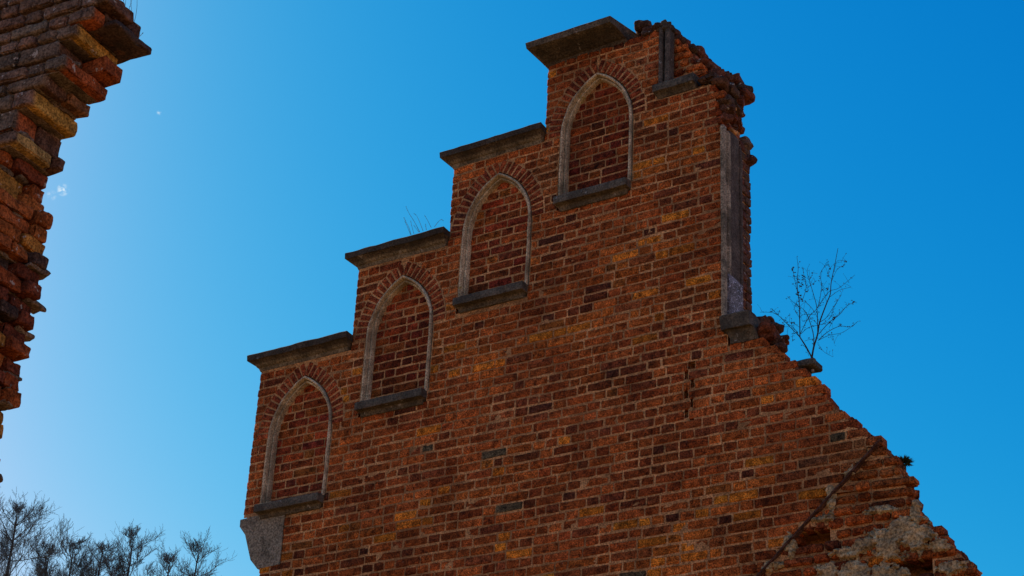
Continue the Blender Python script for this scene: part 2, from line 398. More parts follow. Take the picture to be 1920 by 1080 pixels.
# --- blind windows
def arch_path(u, nseg=14):
    """left outer line offset inward by u: list of (x, z) from left foot over the apex to right foot, x from 0 to W_"""
    pts = [(u, 0.0)] + [(u, SPR*t/5) for t in range(1, 6)]
    r = RR-u; a_end = math.acos((RR-HW)/r)
    for i in range(1, nseg+1):
        a = a_end*i/nseg; pts.append((RR-r*math.cos(a), SPR+r*math.sin(a)))
    pts[-1] = (HW, pts[-1][1])
    return pts + [(W_-x, z) for x, z in reversed(pts[:-1])]
def window(s):
    bx, bz = steps[s]; bzz = bz+ZB
    pan = MB()
    row = 0; z = 0.01
    while z < 1.2:
        zm = z+PITCH_Z/2; h = zm
        if h < SPR: a, b = .045, W_-.045
        else:
            t = (RR-.045)**2-(h-SPR)**2
            hw = (math.sqrt(t)-(RR-HW)) if t > 0 else -1
            a, b = HW-hw, HW+hw
        if b-a > .06:
            lay(pan, bx+a, bx+b, bzz+z, .072, row+s, yj=.002, colf=lambda x, z: tuple(v*rnd(.8, 1.15) for v in random.choice([(.24, .046, .013), (.29, .06, .014), (.19, .038, .012), (.31, .075, .016)])), dep=.05)
        z += PITCH_Z; row += 1
    cuboid(pan, bx+.03, bx+W_-.03, .0775, .12, bzz-.02, bzz+SPR, 1)
    pth = [(x, z) for x, z in arch_path(.02) if z >= SPR-.001]
    pan.add([(bx+x, .0775, bzz+z) for x, z in pth], [tuple(range(len(pth)))], (1, 1, 1), 1)
    P = pan.build('blind_window', [M_BRICK, M_MORTAR], gable)
    prof = [(0, .03), (0, -.010), (.003, -.015), (.009, -.017), (.017, -.017), (.021, -.012), (.0235, -.002), (.024, .05), (.029, .05), (.0295, .026), (.037, .025), (.043, .028), (.046, .036), (.048, .09)]
    fm = MB(); paths = [arch_path(u) for u, y in prof]; m = len(paths[0]); vs = []; fs = []
    for i in range(m):
        for k, (u, y) in enumerate(prof):
            x, z = paths[k][i]
            p = Vector((bx+x, y, bzz+z)); p += noise.noise_vector(p*9)*.004+noise.noise_vector(p*31)*.003; vs.append(p)
    q = len(prof)
    for i in range(m-1):
        for k in range(q-1): fs.append((i*q+k, (i+1)*q+k, (i+1)*q+k+1, i*q+k+1))
    fs.append(tuple(range(q)))
    fm.add(vs, fs); fm.build('frame', M_STONE, P)
    si = MB()
    loft(si, [(-.122, .03, W_-.03, .0, .1), (-.118, -.005+.03, W_-.03, -.012, .1), (-.085, .02, W_-.02, -.026, .1), (-.078, .012, W_-.012, -.03, .1), (-.073, .0, W_, -.085, .1),
              (-.006, .0, W_, -.088, .1), (.0, .004, W_-.004, -.084, .1), (.012, .004, W_-.004, .0, .1)], bx, bzz, amp=.003)
    si.build('sill', M_CAP, P)
    ar = MB(); r1, r2 = RR+.012, RR+.136
    for side in (0, 1):
        n = 13; a_max = math.acos((RR-HW)/(RR+.07))*1.0
        for i in range(n):
            a0 = a_max*i/n+.012; a1 = a_max*(i+1)/n-.012
            c = brick_col(-9, -9); c = mixc(c, (.24, .05, .020), .6)
            k_ = rnd(.8, 1.15); c = tuple(v*k_ for v in c)
            vs = []; N = 3
            yy = -.004+rnd(-.003, .002); rr2 = r2+rnd(-.008, .008)
            for (y, ins) in ((yy+.1, 0), (yy+.006, 0), (yy, .005)):
                for rr, aa in ((r1+ins, a0+ins*1.6), ((r1+rr2)/2, a0+ins*1.6), (rr2-ins, a0+ins*1.6), (rr2-ins, a1-ins*1.6), ((r1+rr2)/2, a1-ins*1.6), (r1+ins, a1-ins*1.6)):
                    x = RR-rr*math.cos(aa); z_ = SPR+rr*math.sin(aa)
                    x = min(x, HW-.005)
                    if side: x = W_-x
                    p = Vector((bx+x, y, bzz+z_)); vs.append(p+noise.noise_vector(p*40)*.0025)
            fs = [(12, 13, 16, 17), (13, 14, 15, 16)] if side == 0 else [(17, 16, 13, 12), (16, 15, 14, 13)]
            for a in (0, 6):
                for k in range(6):
                    f = (a+k, a+(k+1) % 6, a+6+(k+1) % 6, a+6+k); fs.append(f if side == 0 else f[::-1])
            ar.add(vs, fs, c)
        vs = []; fs = []; nn = 24
        for i in range(nn+1):
            aa = math.acos((RR-HW)/(RR+.07))*i/nn
            for rr in (RR+.012, r2+.013):
                x = min(RR-rr*math.cos(aa), HW); vs.append((bx+(W_-x if side else x), .0015, bzz+SPR+rr*math.sin(aa)))
        for i in range(nn): f = (2*i, 2*i+1, 2*i+3, 2*i+2); fs.append(f[::-1] if not side else f)
        ar.add(vs, fs, (1, 1, 1), 1)
    ar.build('brick_arch', [M_BRICK, M_MORTAR], P)
def loft(mb, rings, bx, bzz, nx=14, ny=3, amp=.006, fr=7, skew=0., col=(.12, .098, .06), pitch=0.):
    vs = []; fs = []; per = []; cols = []
    for (z, xl, xr, yf, yb) in rings:
        pts = []
        for i in range(nx): pts.append((lerp(xl, xr, i/nx), yf))
        for i in range(ny): pts.append((xr, lerp(yf, yb, i/ny)))
        for i in range(nx): pts.append((lerp(xr, xl, i/nx), yb))
        for i in range(ny): pts.append((xl, lerp(yb, yf, i/ny)))
        for (x, y) in pts:
            p = Vector((bx+x+skew*(y-yb)*(x-xl)/(xr-xl), y, bzz+z+pitch*(y if y < 0 else 0)))
            p += noise.noise_vector(p*fr)*amp+noise.noise_vector(p*fr*3)*amp*.5
            vs.append(p)
        per.append(len(pts)); cols += [(col(z) if callable(col) else col)]*len(pts)
    n = per[0]
    for a in range(len(rings)-1):
        for k in range(n): fs.append((a*n+k, a*n+(k+1) % n, (a+1)*n+(k+1) % n, (a+1)*n+k))
    for base, fl in ((0, True), ((len(rings)-1)*n, False)):
        b0 = nx+ny
        for i in range(nx):
            f = [i, i+1, b0+nx-i-1, (b0+nx-i)]
            if i == nx-1: f = [i]+list(range(nx, b0+1))+[b0+1]
            if i == 0: f = [0, 1, b0+nx-1]+list(range(b0+nx, n))
            f = tuple(base+k for k in f); fs.append(f[::-1] if fl else f)
    mb.add(vs, fs, (1, 1, 1)); mb.c[-len(vs):] = cols
for s in range(4): window(s)

# --- coping stones on the steps
for s in range(4):
    cp = MB(); z0 = zT[s]+ZB-.004
    if s < 3:
        x0, x1 = xL[s], xL[s+1]-.035
        ov = .115
        R_ = [(0, .0, -.004, 0), (.030, .006, .018, .010), (.032, .016, .030, .014), (.044, .022, .046, .02), (.058, .034, .066, .03), (.070, .052, .088, .04), (.074, .060, .098, .044), (.077, .074, .116, .05), (.132, .078, .122, .052), (.142, .070, .112, .05)]
        cut = (x1-x0)*(.42, .5, .55)[s]; cc = lambda z: (.21, .18, .115) if z < .05 else (.10, .08, .052) if z < .075 else (.07, .056, .036)  # ring colours mix stone stain with painted light and shade bands
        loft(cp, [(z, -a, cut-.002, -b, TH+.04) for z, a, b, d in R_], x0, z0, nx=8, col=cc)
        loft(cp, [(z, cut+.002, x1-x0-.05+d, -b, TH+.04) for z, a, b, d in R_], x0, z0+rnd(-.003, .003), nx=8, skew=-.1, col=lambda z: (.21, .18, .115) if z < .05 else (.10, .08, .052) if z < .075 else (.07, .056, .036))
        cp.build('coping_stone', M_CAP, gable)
    else:
        x0, x1 = xL[3], AX(1200, 70)[0]
        R_ = [(0, .0, -.004), (.040, .008, .014), (.043, .028, .045), (.056, .034, .065), (.074, .046, .11), (.086, .058, .165), (.092, .066, .20), (.096, .084, .235), (.150, .092, .25), (.160, .084, .24)]
        loft(cp, [(z, -a, x1-x0-.02, -b, TH+.05) for z, a, b in R_], x0, z0, skew=.2, amp=.005, col=lambda z: (.085, .068, .043) if z < .09 else (.125, .10, .062))  # cove shade put into the colour, under a paler fascia
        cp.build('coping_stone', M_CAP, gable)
# --- kneeler stone at the foot of the steps
kn = MB(); pts = [AX(*p) for p in [(482, 967), (534.7, 957), (524.4, 1058), (483, 1067), (470, 1050), (460, 1003), (450, 988), (451, 975)]]
vs = [(x, -.004, z+ZB) for x, z in pts]+[(x, TH-.05, z+ZB) for x, z in pts]; n = len(pts)
kn.add(vs, [tuple(range(n-1, -1, -1)), tuple(range(n, 2*n))]+[(k, (k+1) % n, (k+1) % n+n, k+n) for k in range(n)])
for p_, l_ in (((455, 985), .09),):
    pass
kn.build('kneeler_stone', M_KNEE, gable, smooth=False)
# --- remains of the fifth window: frame stump and sill
fx0, fz0 = AX(1237, 160); fz1 = AX(1239, 56)[1]
st = MB()
for (xa, xb, ya, yb) in ((4.062, 4.098, -.03, .06), (4.112, 4.158, -.012, .09)):
    pts = []
    nn = 9
    for k in range(nn+1):
        zz = lerp(3.25, fz1, k/nn)+ZB
        tw = .003*noise.noise(Vector((k, xa, 0)))
        pts.append([(xa+tw, yb, zz), (xa+tw, ya+.012, zz), (xa+.01+tw, ya, zz), (xb-.01+tw, ya, zz), (xb+tw, ya+.012, zz), (xb+tw, yb, zz)])
    vs = [p for r_ in pts for p in r_]; fs = []
    for k in range(nn):
        for q in range(5): fs.append((k*6+q, k*6+q+1, (k+1)*6+q+1, (k+1)*6+q))
    fs += [tuple(range(5, -1, -1)), tuple(nn*6+q for q in range(6))]
    st.add(vs, fs, (.13, .105, .07))
P5 = MB()
for rI in range(nrow):
    z = ZBOT+rI*PITCH_Z; zm = z+PITCH_Z/2
    if zm > 3.2 and zm < zTop:
        b = Rb(zm)-.0
        if b > 4.2: lay(P5, 4.15, b, z+ZB, .085, rI, rough=True, endj=.03)
        if b > 4.2: cuboid(P5, 4.10, b-.05, .105, TH-.05, z+ZB, z+ZB+PITCH_Z, 1)
P5 = P5.build('broken_window', [M_BRICK, M_MORTAR], gable)
for k in range(7):
    block(st, (4.05+rnd(-.01, .04), -.04+rnd(0, .05), ZB+fz1-.03+rnd(0, .06)), (rnd(.05, .1), rnd(.05, .1), rnd(.03, .06)), r=.012, amp=.012, rot=rnd(-.5, .5), tilt=rnd(-.4, .4))
st.build('frame', M_CAP, P5)
si = MB(); s5 = 4.025; l5 = .40
loft(si, [(-.122, .02, l5, .0, .1), (-.085, .01, l5, -.026, .1), (-.075, .0, l5, -.06, .1), (-.006, .0, l5, -.064, .1), (.0, .004, l5, -.06, .1), (.01, .004, l5, .0, .1)], s5, ZB+3.26, amp=.005)
si.build('sill', M_CAP, P5)
# --- rubble crowning the broken top and the lip of the big opening
rb = MB()
def chunk(px, py, Y, s, flat=.55, mi=0, c=None, a=.5):
    p = at(px, py, Y); L = (s*rnd(.85, 1.2), s*rnd(.8, 1.2), s*flat*rnd(.8, 1.2))
    block(rb, (p.x-L[0]/2, p.y-L[1]/2, p.z-L[2]/2), L, n=(2, 2, 1), r=.02, amp=.022, fr=11, rot=rnd(-a, a), tilt=rnd(-a*.5, a*.5), chip=.03,
          col=c or mixc((.075, .05, .03), (.17, .055, .025), random.random()), mi=mi)
ALLC = [(1208, 52, .12, .16), (1222, 58, .05, .12), (1234, 52, .0, .10), (1250, 50, .06, .10), (1262, 66, .15, .15), (1272, 80, .2, .16), (1284, 88, .25, .14), (1296, 96, .2, .16),
          (1310, 104, .3, .15), (1318, 120, .2, .13), (1330, 132, .25, .15), (1345, 146, .2, .17), (1358, 150, .3, .17), (1372, 160, .35, .18), (1386, 172, .42, .18), (1366, 172, .2, .16),
          (1350, 158, .06, .14), (1335, 150, .04, .12), (1320, 152, .02, .10), (1390, 184, .45, .17), (1376, 190, .35, .16), (1372, 205, .3, .15), (1382, 212, .42, .14), (1366, 222, .25, .13), (1378, 232, .4, .13), (1358, 190, .08, .13),
          (1362, 208, .12, .12), (1358, 224, .06, .10), (1372, 240, .34, .11), (1240, 60, .2, .14), (1216, 66, .02, .09),
          (1434, 618, .05, .12), (1440, 632, .12, .13), (1428, 606, .2, .12), (1446, 628, .25, .13), (1456, 642, .2, .13), (1462, 652, .1, .10), (1452, 616, .35, .12), (1466, 640, .36, .11), (1440, 604, .36, .1)]
for q in ALLC:
    if q[1] > 500: continue
    chunk(*q)
rb.build('rubble_crest', M_ROUGHBRICK, gable)
rb = MB()
for q in ALLC:
    if q[1] > 500: chunk(*q)
rb.build('broken_course', M_ROUGHBRICK, gable)
# --- jamb of the tall broken opening
jb = MB(); xj = AX(1360, 400)[0]
def strip(mb, ya, yb, dx, z0, z1, r=.008, n=16, amp=.004, x0=None, mi=0):
    x0 = xj-.16 if x0 is None else x0
    block(mb, (x0, ya, ZB+z0), (xj+dx-x0, yb-ya, z1-z0), n=(0, 1, n), r=r, amp=amp, fr=6, mi=mi)
strip(jb, -.022, .035, .0, .83, 2.68, x0=xj-.035)
strip(jb, .035, .055, -.03, .83, 2.66)
strip(jb, .052, .12, .0, .83, 2.66, r=.02, x0=xj-.05)
jb.build('jamb_moulding', M_JAMB, gable)
jp = MB()
strip(jp, .118, .30, -.012, 1.28, 2.70, amp=.006)
strip(jp, .29, .325, .004, 1.28, 2.62, amp=.008)
jp.build('jamb_plaster', M_PLASTER, gable)
js = MB(); strip(js, .05, .30, .014, .83, 1.28, n=8, amp=.006)
js.build('jamb_base_stone', M_CEM, gable)
jr = MB()
for rI in range(nrow):
    z = ZBOT+rI*PITCH_Z
    if .80 < z < 2.68:
        for (ya, yb) in ((.32, .42), (.415, .515)):
            e = xj-.012+rnd(-.012, .004)
            block(jr, (e-.2, ya, ZB+z+.005), (.2, yb-ya, PITCH_Z-.01), n=(0, 1, 1), r=.008, amp=.007, col=mixc((.10, .07, .042), (.13, .05, .028), random.random()), rot=rnd(-.03, .03))
        cuboid(jr, xj-.25, xj-.03, .31, .50, ZB+z, ZB+z+PITCH_Z, 1)
block(jr, (xj-.05, .43, ZB+AX(1408, 292, .45)[1]-.06), (.10, .10, .07), n=(1, 1, 1), r=.02, amp=.012, col=(.12, .06, .04), tilt=.4)
block(jr, (xj-.1, .4, ZB+AX(1400, 270, .45)[1]-.06), (.12, .11, .12), n=(1, 1, 1), r=.02, amp=.02, col=(.15, .10, .06), tilt=.3)
jr.build('jamb_core', [M_ROUGHBRICK, M_MORTAR], gable)
# --- impost block under the jamb
im = MB(); xi = AX(1364, 605)[0]; zi = AX(1364, 605)[1]
loft(im, [(-.23, .03, .255, -.01, .22), (-.19, .03, .255, -.018, .22), (-.13, .0, .25, -.05, .22), (-.125, -.02, .24, -.08, .22), (-.01, -.03, .23, -.09, .22), (.0, -.02, .225, -.08, .22)], xi+.0, ZB+zi+.03, nx=8, amp=.008)
im.build('impost_block', M_CAP, gable)
# --- stone slab sticking out of the slope where the sapling stands
sb = MB(); p = at(1500, 686, .1)
block(sb, (p.x-.06, .05, p.z-.035), (.20, .17, .065), n=(2, 2, 1), r=.014, amp=.01)
sb.build('ledge_stone', M_CAP, gable)
# --- line of the old lean-to roof
rl = MB(); A_, B_ = at(1652, 824, -.01), at(1400, 1104, -.01)
n = 40; vs = []; fs = []
dirv = (B_-A_).normalized(); nr = Vector((dirv.z, 0, -dirv.x)); nr = nr if nr.x < 0 else -nr
for i in range(n+1):
    c = A_.lerp(B_, i/n); wv = .010+.003*noise.noise(Vector((i*.4, 0, 0))); tt = .020+.008*noise.noise(Vector((i*.5, 3, 0)))
    off = nr*.004*noise.noise(Vector((i*.3, 7, 0)))
    if 14 < i < 16: tt *= .6
    for (a, y) in ((wv, .02), (wv, -tt), (-wv*.2, -tt), (-wv, .02)): q = c+off+nr*a; vs.append((q.x, y, q.z))
for i in range(n):
    for k in range(3): fs.append((i*4+k, i*4+k+1, (i+1)*4+k+1, (i+1)*4+k))
fs += [(0, 1, 2, 3), (n*4+3, n*4+2, n*4+1, n*4)]
rl.add(vs, fs)
rl.build('old_roof_line', mat('dark_flashing', base=(.09, .045, .028), var=.5, vscale=14, bump=.8), gable)
# --- patches of old mortar left on the rough masonry
def patch(name, blobs, material, thick=.03, step=.009, base_y=.02):
    xs = [b[0] for b in blobs]; zs = [b[1] for b in blobs]; rr = max(b[2] for b in blobs)*1.3
    x0, x1, z0, z1 = min(xs)-rr, max(xs)+rr, min(zs)-rr, max(zs)+rr
    nx, nz = int((x1-x0)/step), int((z1-z0)/step); mb = MB(); vs = []; hh = []
    for i in range(nx+1):
        for j in range(nz+1):
            x = x0+i*step; z = z0+j*step
            m = max(1-math.hypot((x-b[0])/b[2], (z-b[1])/b[3]) for b in blobs)
            m += .6*noise.noise(Vector((x*8, z*11, 2)))+.5*noise.noise(Vector((x*21, z*30, 5)))+.3*noise.noise(Vector((x*50, z*60, 5)))
            h = max(0, min(1, m*3.5)); h = h*h*(3-2*h)
            hh.append(h); vs.append((x, base_y-h*thick-.016*h*noise.noise(Vector((x*14, z*18, 8)))-.010*h*noise.noise(Vector((x*45, z*45, 8))), ZB+z))
    fs = []
    for i in range(nx):
        for j in range(nz):
            q = (i*(nz+1)+j, (i+1)*(nz+1)+j, (i+1)*(nz+1)+j+1, i*(nz+1)+j+1)
            if max(hh[k] for k in q) > .02: fs.append(q)
    mb.add(vs, fs); return mb.build(name, material, gable)
def bl(px, py, rx, rz): q = AX(px, py); return (q[0], q[1], rx, rz)
patch('mortar_patch', [bl(1690, 1000, .2, .14), bl(1665, 1015, .14, .14), bl(1730, 1000, .1, .08), bl(1620, 1020, .12, .05), bl(1590, 1035, .14, .04)], M_OLDMORTAR, .034)
patch('mortar_patch', [bl(1600, 1075, .14, .1), bl(1660, 1075, .14, .09), bl(1550, 1072, .1, .07), bl(1640, 1120, .3, .1)], M_OLDMORTAR, .026)
patch('mortar_patch', [bl(1440, 1060, .12, .04), bl(1480, 1020, .05, .09), bl(1540, 970, .1, .035), bl(1590, 880, .05, .1), bl(1555, 925, .04, .09)], M_OLDMORTAR, .024)
patch('mortar_patch', [bl(1715, 962, .04, .1), bl(1760, 1020, .07, .06), bl(1780, 1060, .1, .06), bl(1650, 955, .12, .03)], M_OLDMORTAR, .03)

# ================================================================== NEARER RUIN, upper left
YN = -6.6; PHI = math.radians(5.5)
o = at(145, 48, YN)
near = empty('ruined_pier', (o.x, o.y, 0))
tag(near, 'dark jagged end of a nearer brick wall, jutting in from the upper left', 'ruin')
MN = Matrix.Translation((o.x, o.y, 0)) @ Matrix.Rotation(PHI, 4, 'Z')
def loc_px(px, py, yl):                    # point of the photo on the pier's own plane y_local = yl -> (x_local, z)
    v = fw+(px-960)/FPX*rt-(py-540)/FPX*up
    Mi = MN.inverted(); c = Mi @ CAM; d = Mi.to_3x3() @ v
    t = (yl-c.y)/d.y; p = c+d*t; return p.x, p.z
TN = .37
SIL = [(222, 118), (216, 140), (196, 158), (190, 178), (160, 192), (152, 215), (138, 240), (108, 252), (107, 278), (102, 305), (93, 322), (91, 345), (84, 362), (82, 395), (101, 412), (100, 438),
       (84, 452), (80, 466), (95, 486), (90, 508), (70, 516), (84, 542), (78, 566), (54, 574), (68, 602), (64, 626), (48, 636), (60, 664), (57, 690), (26, 700), (46, 734), (40, 760), (5, 770), (12, 802), (5, 832), (-6, 850), (2, 880), (-12, 900), (-20, 940), (-40, 1100)]
SL = sorted([(lambda q: (q[1], q[0]))(loc_px(p[0], p[1], TN)) for p in SIL])
SZ = [a for a, b in SL]; SX = [b for a, b in SL]
nb = MB(); HN = .084
z_top = loc_px(145, 42, 0)[1]+.0

def ncol():
    t = random.random()
    if t < .15: c = mixc((.36, .14, .022), (.46, .22, .04), random.random())
    elif t < .62: c = mixc((.27, .065, .018), (.36, .11, .022), random.random())
    elif t < .85: c = (.17, .045, .018)
    else: c = (.085, .05, .03)
    k = rnd(.75, 1.15); return tuple(v*k for v in c)
def GREY():
    k = rnd(.7, 1.15); return tuple(v*k for v in mixc((.155, .112, .066), (.19, .105, .06), random.random()))
def front_course(x, z, h, k):
    while x > -2.3:
        L = .255 if (k % 2) else .128; L *= rnd(.93, 1.05); k += 1
        if random.random() < .2: L = .128
        block(nb, (x-L+.008, rnd(-.008, .010), z+.008+.004*noise.noise(Vector((x*2, z*3, 0)))), (L-.016, .11, h-.019), n=(3, 0, 1), r=.009, amp=.008, fr=17, col=GREY(), M=MN, tilt=rnd(-.025, .02), chip=.02)
        x -= L
def side_block(xe_, ys, L, z, h, wv, c, r=.008, amp=.009, front_grey=True):
    v0 = len(nb.v)
    block(nb, (xe_-wv, ys+.005, z+.005), (wv, L-.010, h-.014), n=(2, 8 if L > .2 else 4, 2), r=r, amp=amp, fr=14, col=c, rot=rnd(-.035, .035), tilt=rnd(-.03, .03), M=MN, chip=.03)
    if ys == 0 and front_grey:
        g_ = GREY(); Mi = MN.inverted()
        for i in range(v0, len(nb.v)):
            if (Mi @ Vector(nb.v[i])).y < .022: nb.c[i] = g_
YEL = (.46, .25, .05); RED = (.33, .085, .025); DKB = (.13, .065, .035)
CO = [((143, 39), [(0, .37, YEL, 0)]), ((108, 72), [(0, .22, DKB, 0), (.22, .15, RED, .15)]), ((122, 98), [(0, .37, RED, 0)]), ((83, 134), [(0, .2, DKB, 0), (.2, .17, (.22, .10, .04), .02)]),
      ((62, 161), [(0, .37, YEL, 0)]), ((30, 200), [(0, .18, RED, 0), (.18, .19, DKB, .01)]), ((30, 238), [(0, .30, (.42, .25, .07), 0), (.30, .07, DKB, .03)])]
CL = [loc_px(q[0][0], q[0][1], 0) for q in CO]
for i, ((px_, py_), segs) in enumerate(CO):
    xl_, zt_ = CL[i]; zb = CL[i+1][1] if i+1 < len(CO) else zt_-HN; h = zt_-zb
    wv = (.128, .25)[i % 2]
    for (ys, L, c, ex) in segs: side_block(xl_+ex, ys, L, zb, h, wv+ex, c)
    front_course(xl_-wv-.004, zb, h, i)
    v0 = len(nb.v); cuboid(nb, -2.3, xl_-.05, .03, TN-.03, zb-.001, zt_+.001, 1)
    for q in range(v0, len(nb.v)): nb.v[q] = tuple(MN @ Vector(nb.v[q]))
for (ys, L, xo, i) in ((.03, .1, .0, 2), (.12, .12, .01, 4), (.22, .12, .02, 4), (.05, .12, .0, 6), (.15, .1, .01, 3), (.26, .1, .01, 5)):
    block(nb, (CL[i][0]-.08+xo, ys, CL[i][1]-.012), (.07, L, .03), n=(1, 2, 1), r=.01, amp=.02, fr=20, col=(1, 1, 1), M=MN, mi=1)
z = CL[-1][1]-2*HN; ci = 0; zmin = 3.9
# corbelled courses: front corner x of each course
while z > zmin:
    zm = z+HN/2
    xb = float(np.interp(zm, SZ, SX))
    # in the lower part bricks alternate in and out
    segs = []
    y = 0.0
    while y < TN-.02:
        L = random.choice((.26, .26, .13, .2, .37)); L = min(L, TN-y)
        if TN-y-L < .07: L = TN-y
        segs.append((y, L)); y += L
    prot0 = xb-.3
    for (ys, L) in segs:
        last = ys+L >= TN-.01
        prot = xb-(0 if last else rnd(-.01, .05))-(TN-ys-L)*.03
        wv = rnd(.15, .28) if ys > .02 else random.choice((.12, .25))
        if ys == 0: prot0 = prot-wv
        c = ncol()
        block(nb, (prot-wv, ys+.006, z+.006+rnd(-.004, .004)), (wv, L-.012, HN-rnd(.010, .02)), n=(2, 7 if L > .2 else 4, 2), r=.006, amp=.010, fr=15,
              col=c, rot=rnd(-.07, .07), tilt=rnd(-.05, .05), M=MN, chip=.03)
        if random.random() < .75:
            a = rnd(.05, .16)
            block(nb, (prot-.13, ys+rnd(0, L*.6), z-.012), (.10+rnd(-.02, .03), a, .03), n=(1, 1, 1), r=.012, amp=.016, fr=20, col=(1, 1, 1), M=MN, mi=1)
    # front face courses going left
    xe = xb-.03
    x = prot0-.006; k = ci
    while x > xe-1.9:
        L = .27 if (k % 2) else .135; L *= rnd(.93, 1.05); k += 1
        if random.random() < .2: L = .135
        cc = mixc((.15, .115, .085), (.22, .13, .09), random.random()); k2 = rnd(.7, 1.15)
        block(nb, (x-L+.006, rnd(-.006, .006), z+.008+.005*noise.noise(Vector((x*2, z*3, 0)))), (L-.018, .12, HN-.020), n=(3, 0, 1), r=.009, amp=.007, fr=16, col=tuple(v*k2 for v in cc), M=MN, tilt=rnd(-.02, .02), chip=.02)
        x -= L
    vs0 = len(nb.v)
    cuboid(nb, xe-2.0, xb-.09, .03, TN-.03, z-.001, z+HN+.001, 1)
    for i in range(vs0, len(nb.v)):
        q = MN @ Vector(nb.v[i]); nb.v[i] = tuple(q)
    z -= HN; ci += 1
# courses above the corbel
z = CL[0][1]
for t, (cx_, hh) in enumerate((((172, 17), .084), ((205, -4), .084), ((190, -30), .084), ((170, -60), .084))):
    xl_ = loc_px(cx_[0], cx_[1], 0)[0]-.03*(t > 0)
    side_block(xl_, 0, .12 if t == 0 else .25, z, hh, .16, DKB if t else RED)
    side_block(xl_-.05, .12, .25, z, hh, .16, DKB)
    front_course(xl_-.17, z, hh, t)
    v0 = len(nb.v); cuboid(nb, -2.3, xl_-.1, .03, TN-.03, z-.001, z+hh+.001, 1)
    for q in range(v0, len(nb.v)): nb.v[q] = tuple(MN @ Vector(nb.v[q]))
    z += hh
# plain wall down to the ground, outside the frame
z = zmin
vs0 = len(nb.v); xg = float(np.interp(zmin, SZ, SX))
cuboid(nb, xg-2.4, xg-.1, .03, TN-.03, 0, zmin+.02, 1)
for i in range(vs0, len(nb.v)): nb.v[i] = tuple(MN @ Vector(nb.v[i]))
zz = zmin-HN
while zz > 0:
    x = xg
    while x > xg-2.4:
        L = random.choice((.27, .135))
        block(nb, (x-L+.006, rnd(-.006, .006), zz+.008), (L-.012, .12, HN-.017), n=(0, 0, 0), r=.012, amp=.005, col=(.17, .11, .08), M=MN); x -= L
    for ys in (.13, .26, .39):
        block(nb, (xg-.25+rnd(-.02, .02), ys, zz+.008), (.25, .12, HN-.017), n=(0, 0, 0), r=.012, amp=.006, col=ncol(), M=MN)
    zz -= HN
nb.build('brickwork', [M_ROUGHBRICK, mat('old_lime', base=(.19, .135, .08), var=.5, vscale=9, bump=1.)], near)
# cover slab on the pier
ns = MB(); xs1, zs1 = loc_px(286, 90, TN+.10)

zs1 = CL[0][1]+.004
xs1 = loc_px(287, 86, TN+.05)[0]
block(ns, (xs1-.36, .11, zs1), (.36, TN-.06, .040), n=(7, 7, 1), r=.008, amp=.012, fr=13, col=(.085, .05, .034), M=MN, chip=.03)
block(ns, (xs1-.42, .10, zs1+.036), (.36, TN-.10, .045), n=(7, 7, 1), r=.008, amp=.018, fr=13, col=(.10, .055, .036), M=MN, chip=.04)
block(ns, (xs1-.60, .06, zs1+.078), (.46, TN-.07, .05), n=(8, 6, 1), r=.010, amp=.022, fr=12, col=(.12, .06, .04), M=MN, chip=.05)
block(ns, (xs1-.80, .04, zs1+.125), (.58, TN-.09, .06), n=(8, 6, 1), r=.010, amp=.022, fr=12, col=(.12, .06, .04), M=MN, chip=.05)
ns.build('cover_slab', M_CAP, near)

# ================================================================== PLANTS
def branchlet(mb, pts, r0, r1, n=4, mi=0):
    m = len(pts); tube(mb, pts, [lerp(r0, r1, i/(m-1)) for i in range(m)], n=n, mi=mi)
def smooth_pts(pts, k=4):
    out = []
    for i in range(len(pts)-1):
        p0 = pts[max(i-1, 0)]; p1 = pts[i]; p2 = pts[i+1]; p3 = pts[min(i+2, len(pts)-1)]
        for s in range(k):
            t = s/k; out.append(.5*((2*p1)+(-p0+p2)*t+(2*p0-5*p1+4*p2-p3)*t*t+(-p0+3*p1-3*p2+p3)*t**3))
    out.append(pts[-1]); return out
